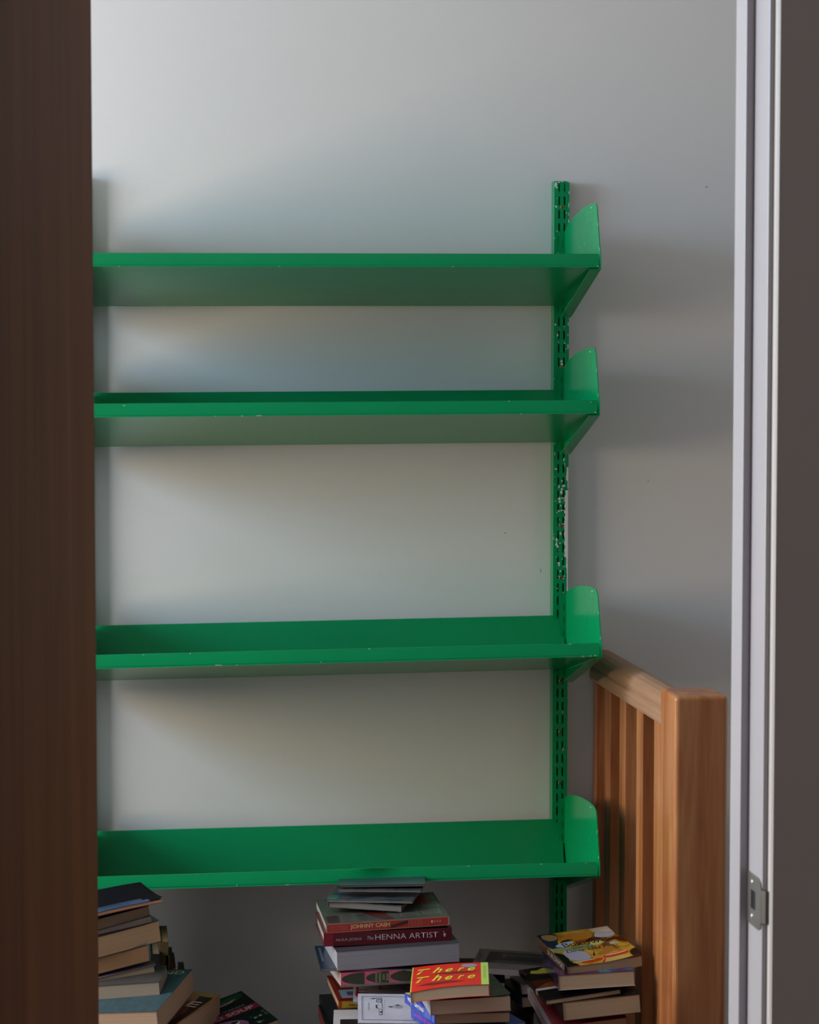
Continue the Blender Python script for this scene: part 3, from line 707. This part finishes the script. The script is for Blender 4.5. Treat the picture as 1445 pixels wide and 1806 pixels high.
# --- centre pile
ARTM = mat_art('map_print', [(.35, (18, 44, 62)), (.45, (60, 74, 84)), (.55, (98, 98, 98)), (.66, (40, 62, 76))], (30, 40, 1), 1)
Book('C0', 'thicker pamphlet block lowest among the loose booklets on the centre pile', (60, 74, 84), pages=(110, 104, 98), group=GC, cat='booklet', name='booklet', coverm=ARTM)
Book('C0b', 'thin pale booklet with blue corner lying across the pamphlet block', (60, 84, 96), pages=(108, 102, 94), group=GC, cat='booklet', name='booklet', coverm=ARTM)
q = BK['C0b']
Book(None, 'flat blue-grey booklet second from the top of the centre pile', (60, 74, 84), pages=(108, 100, 92), group=GC, cat='booklet', name='booklet', coverm=ARTM, pose=(q[0]+.022, q[1]+.03, q[2]+.010, q[3]+.04, q[4], q[5], .145, .15, .0045))
Book(None, 'topmost thin booklet of the centre pile, its rear tucked under the shelf', (44, 58, 68), pages=(100, 94, 88), group=GC, cat='booklet', name='booklet', pose=(q[0]+.024, q[1]+.035, q[2]+.0150, q[3]+.10, q[4], q[5]-.01, .150, .12, .0035))
b = Book('C1', 'softcover with newsprint collage cover and red spine with cream capital letters', (66, 68, 60), spine='F', group=GC, spinecol=(160, 44, 38), pages=(140, 134, 122), gloss=.4)
for (u0, v0, u1, v1, c_) in ((.02, .04, .12, .30, (60, 30, 30)), (.14, .06, .26, .34, (80, 80, 74)), (.28, .08, .38, .30, (60, 62, 58)), (.62, .10, .78, .40, (86, 88, 78)), (.80, .12, .96, .34, (96, 98, 88)), (.64, .44, .80, .70, (78, 80, 72)), (.84, .40, .98, .66, (90, 92, 84)), (.80, .72, .98, .97, (104, 104, 96))):
    b.patch('T', u0, v0, u1, v1, C3(*c_), .0002, 'newsprint_block')
    for k in range(5):
        vv = v0 + (v1-v0)*(k+.5)/5
        b.patch('T', u0+.01, vv-.008, u1-.01-.02*rnd.random(), vv+.008, C3(46, 46, 42), .0004, 'newsprint_line', 2, 1)
b.shape('T', [(.30, .42), (.38, .22), (.47, .05), (.56, .05), (.50, .30), (.40, .46)], C3(70, 20, 18), .0005, 'red_ribbon')
b.shape('T', [(.80, .60), (.88, .52), (.93, .60), (.90, .82), (.84, .92), (.82, .75)], C3(104, 26, 24), .0005, 'red_figure')
b.patch('F', 0, .93, 1, 1, C3(160, 130, 112), .0002, 'cream_border', 2, 2); b.patch('F', 0, 0, 1, .06, C3(160, 130, 112), .0002, 'cream_border', 2, 2); b.patch('F', 0, 0, .008, 1, C3(160, 130, 112), .0002, 'cream_border', 2, 2); b.patch('F', .988, 0, 1, 1, C3(160, 130, 112), .0002, 'cream_border', 2, 2)
b.text('F', 'JOHNNY CASH', .195, .20, .515, .80, (196, 156, 112), bold=.035, h=.0004, name='spine_title')
b.text('F', 'BEING THE LIFE OF', .035, .55, .17, .72, (168, 96, 84), h=.0004); b.text('F', 'A COUNTRY LEGEND', .035, .28, .17, .45, (168, 96, 84), h=.0004)
b.shape('F', [(.515, .10), (.525, .45), (.66, .88), (.665, .55)], C3(52, 40, 38), .0005, 'black_stamp')
for i, w_ in enumerate(('BALL', 'ADS OF', 'THE OLD', 'MAN', 'BOOK')): b.text('F', w_, .665+i*.024, .2, .68+i*.024, .85, (176, 110, 98), rot=-90, h=.0004)
for i, w_ in enumerate('IOWA'): b.text('F', w_, .85+i*.022, .40, .864+i*.022, .68, (214, 180, 150), rot=-90, h=.0004, name='spine_letter')
b = Book('C2', 'dark maroon hardback with white capital lettering on its spine, centre pile', (70, 12, 24), spine='F', group=GC, hard=True, pages=(150, 140, 128), gloss=.35, spinecol=(84, 14, 28))
b.patch('F', 0, 0, .075, 1, C3(116, 18, 34), .0002, 'red_band', 2, 2)
b.text('F', 'ALKA JOSHI', .092, .32, .29, .56, (176, 160, 160), h=.0004, name='author_lettering')
b.text('F', 'The', .337, .38, .385, .64, (190, 172, 172), shear=.35, h=.0004)
b.text('F', 'HENNA ARTIST', .40, .34, .89, .74, (214, 200, 200), bold=-.012, h=.0004, name='spine_title')
b.shape('F', ell(.942, .52, .010, .10), C3(196, 180, 180), .0004, 'printer_mark'); b.shape('F', ell(.936, .72, .004, .05), C3(196, 180, 180), .0004, 'printer_mark'); b.shape('F', [(.936, .36), (.948, .36), (.944, .5), (.94, .5)], C3(196, 180, 180), .0004, 'printer_mark')
Book('C3', 'hardback turned with its white page edge outward beneath the maroon spine', (62, 58, 62), backcover=(110, 16, 36), spine='B', group=GC, hard=False, pages=(146, 143, 147), gloss=.4, over=.0006)
b = Book('Cb', 'blue-grey magazine poking out on the left of the centre pile', (34, 44, 58), spine='L', group=GC, pages=(150, 150, 156), cat='magazine', name='magazine', gloss=.25)
b.patch('T', .03, .3, .055, .9, C3(80, 84, 92), .0002, 'white_print')
b = Book('C4', 'paperback with pink spine covered in dark green half ovals, centre pile', (110, 30, 50), spine='F', group=GC, pages=(160, 150, 140), gloss=.4, spinecol=(214, 92, 120))
PK, DG = C3(214, 92, 120), C3(52, 54, 28)
b.patch('F', 0, 0, 1, .15, C3(120, 112, 104), .0002, 'grey_strip', 2, 2)
for (u0, u1) in ((.005, .19), (.20, .385), (.395, .575), (.585, .965)):
    w_ = u1-u0
    b.shape('F', [(u1, .98)] + [(u1-w_*.02-(w_*.97)*sin(a), .565+.42*cos(a)) for a in [pi*k/18 for k in range(19)]] + [(u1, .15)], DG, .0004, 'dark_half_oval')
for (u0, lines) in ((.275, ('EDITED BY', 'CHIMAMANDA', 'NGOZI', 'ADICHIE')), (.70, ('THE', 'BEST', 'SHORT', 'STORIES', '2021'))):
    for i, w_ in enumerate(lines): b.text('F', w_, u0+i*.030, .565-.045*len(w_)*.8, u0+.016+i*.030, .565+.045*len(w_)*.8, (190, 186, 130), rot=-90, h=.0006)
b.text('F', 'Stories from  Women Writers', .30, .03, .98, .13, (84, 78, 72), h=.0004)
b = Book('C7b', 'grey-white booklet with small red figures under the pink and green spine', (150, 144, 146), spine='L', group=GC, cat='booklet', name='booklet')
for u, v in ((.05, .42), (.05, .30), (.42, .44), (.78, .42)):
    b.shape('T', [(u, v), (u+.03, v+.02), (u+.035, v+.12), (u+.01, v+.16), (u-.015, v+.08)], C3(150, 26, 36), .0003, 'red_figure')
    b.shape('T', [(u+.03, v+.02), (u+.16, v+.03), (u+.18, v+.06), (u+.15, v+.045), (u+.03, v+.05)], C3(60, 52, 54), .0003, 'pen_stroke')
b.shape('T', ell(.075, .28, .045, .10), C3(150, 30, 36), .0003, 'red_figure')
b = Book('C5', 'paperback with fiery red and yellow spine and a photo cover, lower centre pile', (90, 20, 14), spine='F', group=GC, spinecol=(190, 80, 30), pages=(150, 124, 96), gloss=.3)
b.patch('F', .03, .08, 1, .92, C3(206, 170, 60), .0002, 'yellow_band', 2, 2); b.text('F', 'HARPER', .09, .3, .26, .6, (60, 44, 20), h=.0004)
b.patch('T', .04, .10, 1, .42, C3(110, 116, 124), .0002, 'photo'); b.patch('T', .10, .20, 1, .34, C3(60, 60, 66), .0003, 'photo'); b.shape('T', [(0, 0), (.04, .1), (.04, .8), (0, .9)], C3(110, 30, 14), .0003, 'flame_edge')
b = Book('C6', 'pale cover with a black block, left of the white cartoon booklet', (172, 164, 162), spine='R', group=GC, pages=(150, 140, 124), backcover=(30, 60, 66))
b.patch('T', .07, 0, 1, .62, C3(26, 24, 24), .0002, 'black_block')
b = Book('C7', 'white booklet with framed pen cartoon drawing on its cover', (180, 177, 188), spine='L', group=GC, cat='booklet', name='booklet', gloss=.5)
INK = C3(34, 32, 36)
def ln(u0, v0, u1, v1, w=.004):
    d = Vector((u1-u0, v1-v0)); n = Vector((-d.y, d.x)).normalized()*w/2
    b.shape('T', [(u0+n.x, v0+n.y), (u1+n.x, v1+n.y), (u1-n.x, v1-n.y), (u0-n.x, v0-n.y)], INK, .0003, 'ink_line')
ln(.058, .900, 1, .900, .009); ln(.058, .10, 1, .10, .009); ln(.058, .10, .058, .90, .006); ln(.078, .12, .078, .88, .002)
b.text('T', 'THE DAYS', .145, .42, .165, .68, (90, 88, 96), rot=-90)
for a in ((.18, .82, .30, .855, .014), (.22, .80, .24, .85, .01), (.30, .85, .345, .845, .016), (.27, .70, .27, .80, .008), (.27, .80, .34, .80, .016), (.27, .70, .33, .69, .012), (.33, .69, .335, .76, .01), (.30, .73, .30, .78, .008), (.345, .845, .345, .72, .008), (.26, .60, .27, .50, .02), (.27, .60, .30, .61, .01), (.26, .50, .30, .48, .008), (.345, .70, .35, .50, .006), (.31, .48, .345, .46, .01), (.30, .48, .30, .26, .004), (.30, .26, .345, .28, .012), (.32, .34, .345, .40, .02), (.34, .28, .35, .46, .008), (.37, .26, .385, .80, .002), (.305, .36, .33, .37, .012)):
    ln(*a)
b.shape('T', ell(.47, .545, .035, .018), INK, .0003, 'ink_dot'); b.shape('T', ell(.575, .56, .07, .06), C3(150, 148, 158), .0003, 'ink_hat'); b.shape('T', ell(.57, .60, .03, .02), INK, .0004, 'ink_dot')
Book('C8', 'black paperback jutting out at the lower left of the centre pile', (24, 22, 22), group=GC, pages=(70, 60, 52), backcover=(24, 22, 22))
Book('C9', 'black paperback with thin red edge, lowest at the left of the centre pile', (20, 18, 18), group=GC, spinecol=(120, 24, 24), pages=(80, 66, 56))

# --- books in the gap behind
b = Book('K', 'white softcover with black and white photo, lying alone between the centre and right piles', (160, 154, 154), group=GB, spine='F', spinecol=(176, 168, 172), gloss=.3, pages=(160, 152, 156))
b.patch('T', .14, .30, .92, .88, C3(26, 24, 26), .0002, 'photo')
b.shape('T', [(.32, .80), (.92, .78), (.92, .66), (.40, .66)], C3(96, 92, 94), .0003, 'photo_highlight'); b.shape('T', [(.30, .80), (.36, .82), (.37, .60), (.32, .58)], C3(120, 116, 116), .0004, 'photo_highlight')
b.shape('T', [(.16, .34), (.30, .44), (.90, .40), (.90, .33), (.30, .31)], C3(110, 106, 108), .0003, 'photo_highlight'); b.text('T', 'PROUST', .03, .35, .07, .75, (110, 104, 106), rot=90)
b = Book('Ls', 'small grey and yellow paperback tucked left of the right pile', (74, 68, 54), group=GB, spine='L', spinecol=(130, 124, 118), pages=(170, 160, 164))
b.text('L', 'GASTON', .1, .2, .72, .8, (60, 56, 60)); b.patch('L', .94, 0, 1, 1, C3(170, 160, 90), .0002, 'yellow_edge'); b.text('T', 'US TO', .22, .30, .6, .44, (170, 166, 160))
Book('P', 'navy and teal paperback under the small grey and yellow one', (24, 50, 84), group=GB, spinecol=(24, 66, 104), gloss=.35)

# --- left pile
b = Book('L1', 'floppy black and blue magazine draped over the top of the left pile', (12, 13, 18), group=GL, cat='magazine', name='magazine', gloss=.6, coverm=mat('black_newsprint', (9, 10, 14), rough=.9, spec=.05), pages=(206, 160, 120),
         warp=lambda x, y: .0025*(4*(x-.5)**2-1)*-1, curl=lambda x, y: .004*max(0, (x-.75)/.25)**2*max(0, 1-y*3), backcover=(150, 60, 50))
b.patch('T', 0, .0, .86, .12, C3(20, 46, 84), .0002, 'blue_fade'); b.patch('T', 0, .12, .80, .20, C3(16, 34, 62), .0002, 'blue_fade')
Book('L2', 'black paperback with tan page edges right under the floppy magazine', (26, 30, 36), group=GL, pages=(140, 116, 92), gloss=.25)
Book('L2b', 'slimmer paperback with greyish page edges, third in the left pile', (84, 84, 88), group=GL, pages=(150, 132, 116))
Book('L3', 'fat paperback with black cover and golden-brown page edges, left pile', (22, 26, 30), group=GL, pages=(196, 158, 118), curl=lambda x, y: .0015*max(0, (x-.8)/.2))
Book('L4', 'paperback with orange-brown page edges and wavy grey cover, left pile', (120, 124, 122), group=GL, pages=(186, 140, 98), curl=lambda x, y: .004*x*x*max(0, 1-y*2), backcover=(90, 84, 86), spine='B')
Book('L5', 'hardback with mauve-grey boards standing proud of cream pages, left pile', (110, 92, 98), group=GL, pages=(204, 178, 144), hard=True, spine='B', backcover=(104, 62, 72))
Book('L6', 'thick grey-paged book between the mauve hardback and the teal cover', (70, 66, 64), group=GL, pages=(150, 134, 116), spine='L')
b = Book('L7', 'large paperback with weathered teal cover sticking out at the base of the left pile', (60, 96, 104), group=GL, pages=(170, 140, 114), coverm=mat_art('teal_cloth', [(.3, (34, 54, 62)), (.5, (44, 68, 74)), (.7, (54, 76, 78))], (90, 40, 1), .5, 6, .5), backcover=(110, 30, 36), spine='L')
b.text('T', 'ND', .70, .88, .94, .955, (176, 170, 140), bold=.01, h=.0004)
ART8 = mat_art('sepia_face', [(.3, (80, 34, 20)), (.45, (150, 86, 56)), (.6, (186, 130, 92)), (.7, (160, 116, 64))], (10, 10, 1), .6, 2, .35)
b = Book('L8', 'paperback with brown and orange portrait cover beneath the teal one', (120, 74, 50), group=GL, coverm=ART8, pages=(174, 142, 114), spine='L')
b.text('T', 'E', .80, .62, .93, .76, (226, 190, 160), bold=.01, h=.0005)
b.shape('T', [(.97, .98), (.99, 0), (.86, 0), (.90, .5), (.80, .9)], C3(44, 22, 30), .0003, 'dark_band'); b.patch('T', .985, 0, 1, 1, C3(170, 120, 40), .0004, 'yellow_edge'); b.patch('T', .40, .90, .97, 1, C3(140, 110, 64), .00035, 'tan_band')
b = Book('L9', 'black paperback with pink octopus-like art propped right of the left pile', (22, 22, 22), group=GL, gloss=.35, spine='F', backcover=(22, 22, 22))
# the cover reads along the short far-left edge: u of the picture runs along -y ... x
b.shape('T', [(.02, .95), (.08, .60), (.24, .60), (.20, .90), (.10, .98)], C3(18, 52, 26), .0002, 'green_foliage')
b.shape('T', [(.13, .66), (.16, .84), (.14, .90), (.20, .82), (.22, .68), (.19, .60)], C3(150, 120, 122), .00035, 'grin')
b.shape('T', [(.145, .67), (.165, .84), (.185, .80), (.195, .68)], C3(90, 26, 34), .0005, 'grin')
b.patch('T', .405, .0, .535, 1, C3(110, 22, 44), .0003, 'red_band', 4, 14)
b.text('T', 'MISO SOUP', .43, .42, .515, .95, (170, 130, 140), rot=90, bold=.02, h=.0006)
b.text('T', 'RYU MURAKAMI', .345, .50, .385, .90, (120, 116, 116), rot=90, h=.0005)
b.shape('T', ell(.78, .45, .22, .34), C3(128, 76, 112), .0004, 'octopus')
b.shape('T', ell(.72, .42, .035, .045), C3(190, 186, 180), .0006, 'octopus_spot')
b.shape('T', ell(.72, .66, .05, .07), C3(196, 190, 186), .0006, 'octopus_eye'); b.shape('T', ell(.70, .68, .03, .04), C3(20, 20, 22), .0008, 'octopus_pupil')
for k in range(12):
    u, v = .58+.4*rnd.random(), .84+.14*rnd.random()
    b.shape('T', ell(u, v, .02, .016, 8), C3(*rnd.choice([(60, 96, 50), (130, 140, 120), (90, 40, 30), (36, 60, 80)])), .00045, 'cover_fleck')

# books standing on end against the wall behind the left pile
BZ = -1.300        # top of the bench, below the eye
def standing(x0, x1, y0, dep, ztop, col, pages, label, lean=0.0):
    x0 -= .021; x1 -= .021
    t = thing('book', label, 'book', ((x0+x1)/2, y0+dep/2, EYE+BZ), (0, lean, 0), 'books standing on end behind the left pile')
    w = (x1-x0)/2; h = ztop-BZ
    cm = mat('cover_%d_%d_%d_35' % col, col, rough=.35)
    bm = bmesh.new(); box(bm, -w, -w+.0006, -dep/2, dep/2, 0, h); box(bm, w-.0006, w, -dep/2, dep/2, 0, h)
    obj('cover_boards', bm, cm, t)
    bm = bmesh.new(); box(bm, -w, w, -dep/2-.0006, -dep/2, 0, h); obj('spine', bm, cm, t)
    bm = bmesh.new(); box(bm, -w+.0006, w-.0006, -dep/2, dep/2-.002, .002, h-.002); obj('page_block', bm, mat_pages('pages_%d_%d_%d' % pages, pages), t)
standing(.0920, .1075, 4.10, .14, -1.045, (30, 30, 32), (120, 100, 76), 'black book standing on end, first of the standing row behind the left pile', .02)
standing(.108, .1235, 4.12, .13, -1.029, (92, 76, 50), (150, 120, 84), 'tall dark tan book standing on end behind the left pile', .02)
standing(.1240, .1310, 4.12, .13, -1.054, (92, 78, 30), (150, 120, 84), 'olive book standing on end, between the tan and the dark red one')
standing(.1313, .1378, 4.12, .13, -1.069, (84, 26, 26), (150, 120, 84), 'slim dark red book standing on end behind the left pile')
standing(.1380, .1420, 4.12, .12, -1.077, (120, 100, 76), (150, 120, 84), 'very thin beige book standing on end beside the blue one')
standing(.1425, .1530, 4.12, .12, -1.095, (30, 48, 80), (120, 110, 90), 'short dark blue book standing on end at the right of the standing row', .03)

# low bench the piles stand on, with the books at the foot of each pile
bench = thing('low_bench', 'low white painted bench along the wall under the book piles', 'bench', (.42, 3.93, 0))
bm = bmesh.new(); box(bm, -.70, .47, -.53, .37, EYE+BZ-.022, EYE+BZ, bevel=.002); obj('seat', bm, TRIM, bench)
for x in (-.68, .42):
    for y in (-.51, .32):
        bm = bmesh.new(); box(bm, x, x+.04, y, y+.04, 0, EYE+BZ-.022, bevel=.002); obj('leg', bm, TRIM, bench)
def base_pile(cx, cy, ztop, yaw_, W, L_, where, cols, group, z0=None):
    z0 = BZ if z0 is None else z0
    n = len(cols); t = (ztop-z0)/n
    words = {4: ('lowest', 'second', 'third', 'uppermost'), 3: ('lowest', 'middle', 'uppermost'), 2: ('lower', 'upper'), 1: ('only',)}[n]
    for i, (cn, c_) in enumerate(cols):
        w_, l_ = W*(1-.03*(i % 2)), L_*(1-.04*((i+1) % 2)); a = yaw_ + .05*(-1)**i
        p = Vector((cx, cy, 0)) - Matrix.Rotation(a, 3, 'Z') @ Vector((w_/2, l_/2, 0))
        Book(None, ('%s plain %s book in the %s' % (words[i], cn, where[3:]) if where.startswith('of') else 'plain %s book, %s of the base books %s' % (cn, words[i], where)), c_, group=group, pose=(p.x, p.y, z0+t*(i+1), a, 0, 0, w_, l_, t-.0004), pages=(150, 124, 98), gloss=.4)
base_pile(.81, 3.915, -1.150, 0, .130, .19, 'under the right pile', (('navy', (24, 32, 56)), ('brown', (70, 48, 34)), ('black', (24, 24, 26)), ('grey', (90, 88, 86))), GR)
base_pile(.565, 3.50, -1.050, .14, .115, .165, 'under the front pile', (('green', (30, 60, 44)), ('black', (26, 26, 28)), ('maroon', (80, 24, 30)), ('blue', (36, 48, 110))), GM)
base_pile(.435, 3.860, -1.128, 0, .120, .18, 'under the centre pile', (('tan', (130, 100, 70)), ('black', (26, 26, 28)), ('navy', (24, 32, 56)), ('dark green', (24, 44, 34))), GC)
base_pile(.500, 3.855, -1.068, .0, .15, .10, 'behind the cartoon booklet', (('grey', (90, 88, 86)),), GC, z0=-1.088)
base_pile(.440, 3.680, -1.077, -.11, .13, .125, 'below the cartoon booklet', (('brown', (70, 48, 34)), ('red', (110, 30, 30)), ('grey', (90, 88, 86)), ('black', (26, 26, 28))), GC)
base_pile(.490, 3.670, -1.042, -.11, .13, .15, 'between the cartoon booklet and the pale cover', (('tan', (130, 100, 70)),), GC, z0=-1.0605)
base_pile(.045, 3.850, -1.120, -.46, .13, .19, 'under the left pile', (('blue', (36, 48, 110)), ('brown', (70, 48, 34)), ('grey', (90, 88, 86)), ('black', (26, 26, 28))), GL)
base_pile(.225, 3.865, -1.160, -.3, .12, .15, 'under the pink octopus book', (('black', (26, 26, 28)), ('maroon', (80, 24, 30)), ('navy', (24, 32, 56))), GL)
base_pile(.672, 4.120, -1.100, -.1, .09, .17, 'under the photo softcover', (('black', (26, 26, 28)), ('dark green', (24, 44, 34)), ('navy', (24, 32, 56)), ('black', (26, 26, 28))), GB)
base_pile(.805, 4.120, -1.165, .06, .12, .16, 'under the navy and teal paperback', (('black', (26, 26, 28)), ('olive', (70, 66, 40)), ('brown', (56, 40, 30))), GB)
base_pile(-.17, 4.215, -1.120, 0, .17, .20, 'added behind the door to shade the wall', (('grey', (90, 88, 86)), ('brown', (70, 48, 34)), ('black', (26, 26, 28)), ('green', (30, 60, 44))), 'unseen books added to shade the wall')  # unseen pile, added to block window light from the wall below the bottom shelf
base_pile(-.17, 4.215, -.935, .05, .16, .20, 'of upper half of the pile added behind the door to shade the wall', (('tan', (130, 100, 70)), ('maroon', (80, 24, 30)), ('navy', (24, 32, 56)), ('olive', (70, 66, 40))), 'unseen books added to shade the wall', z0=-1.1195)
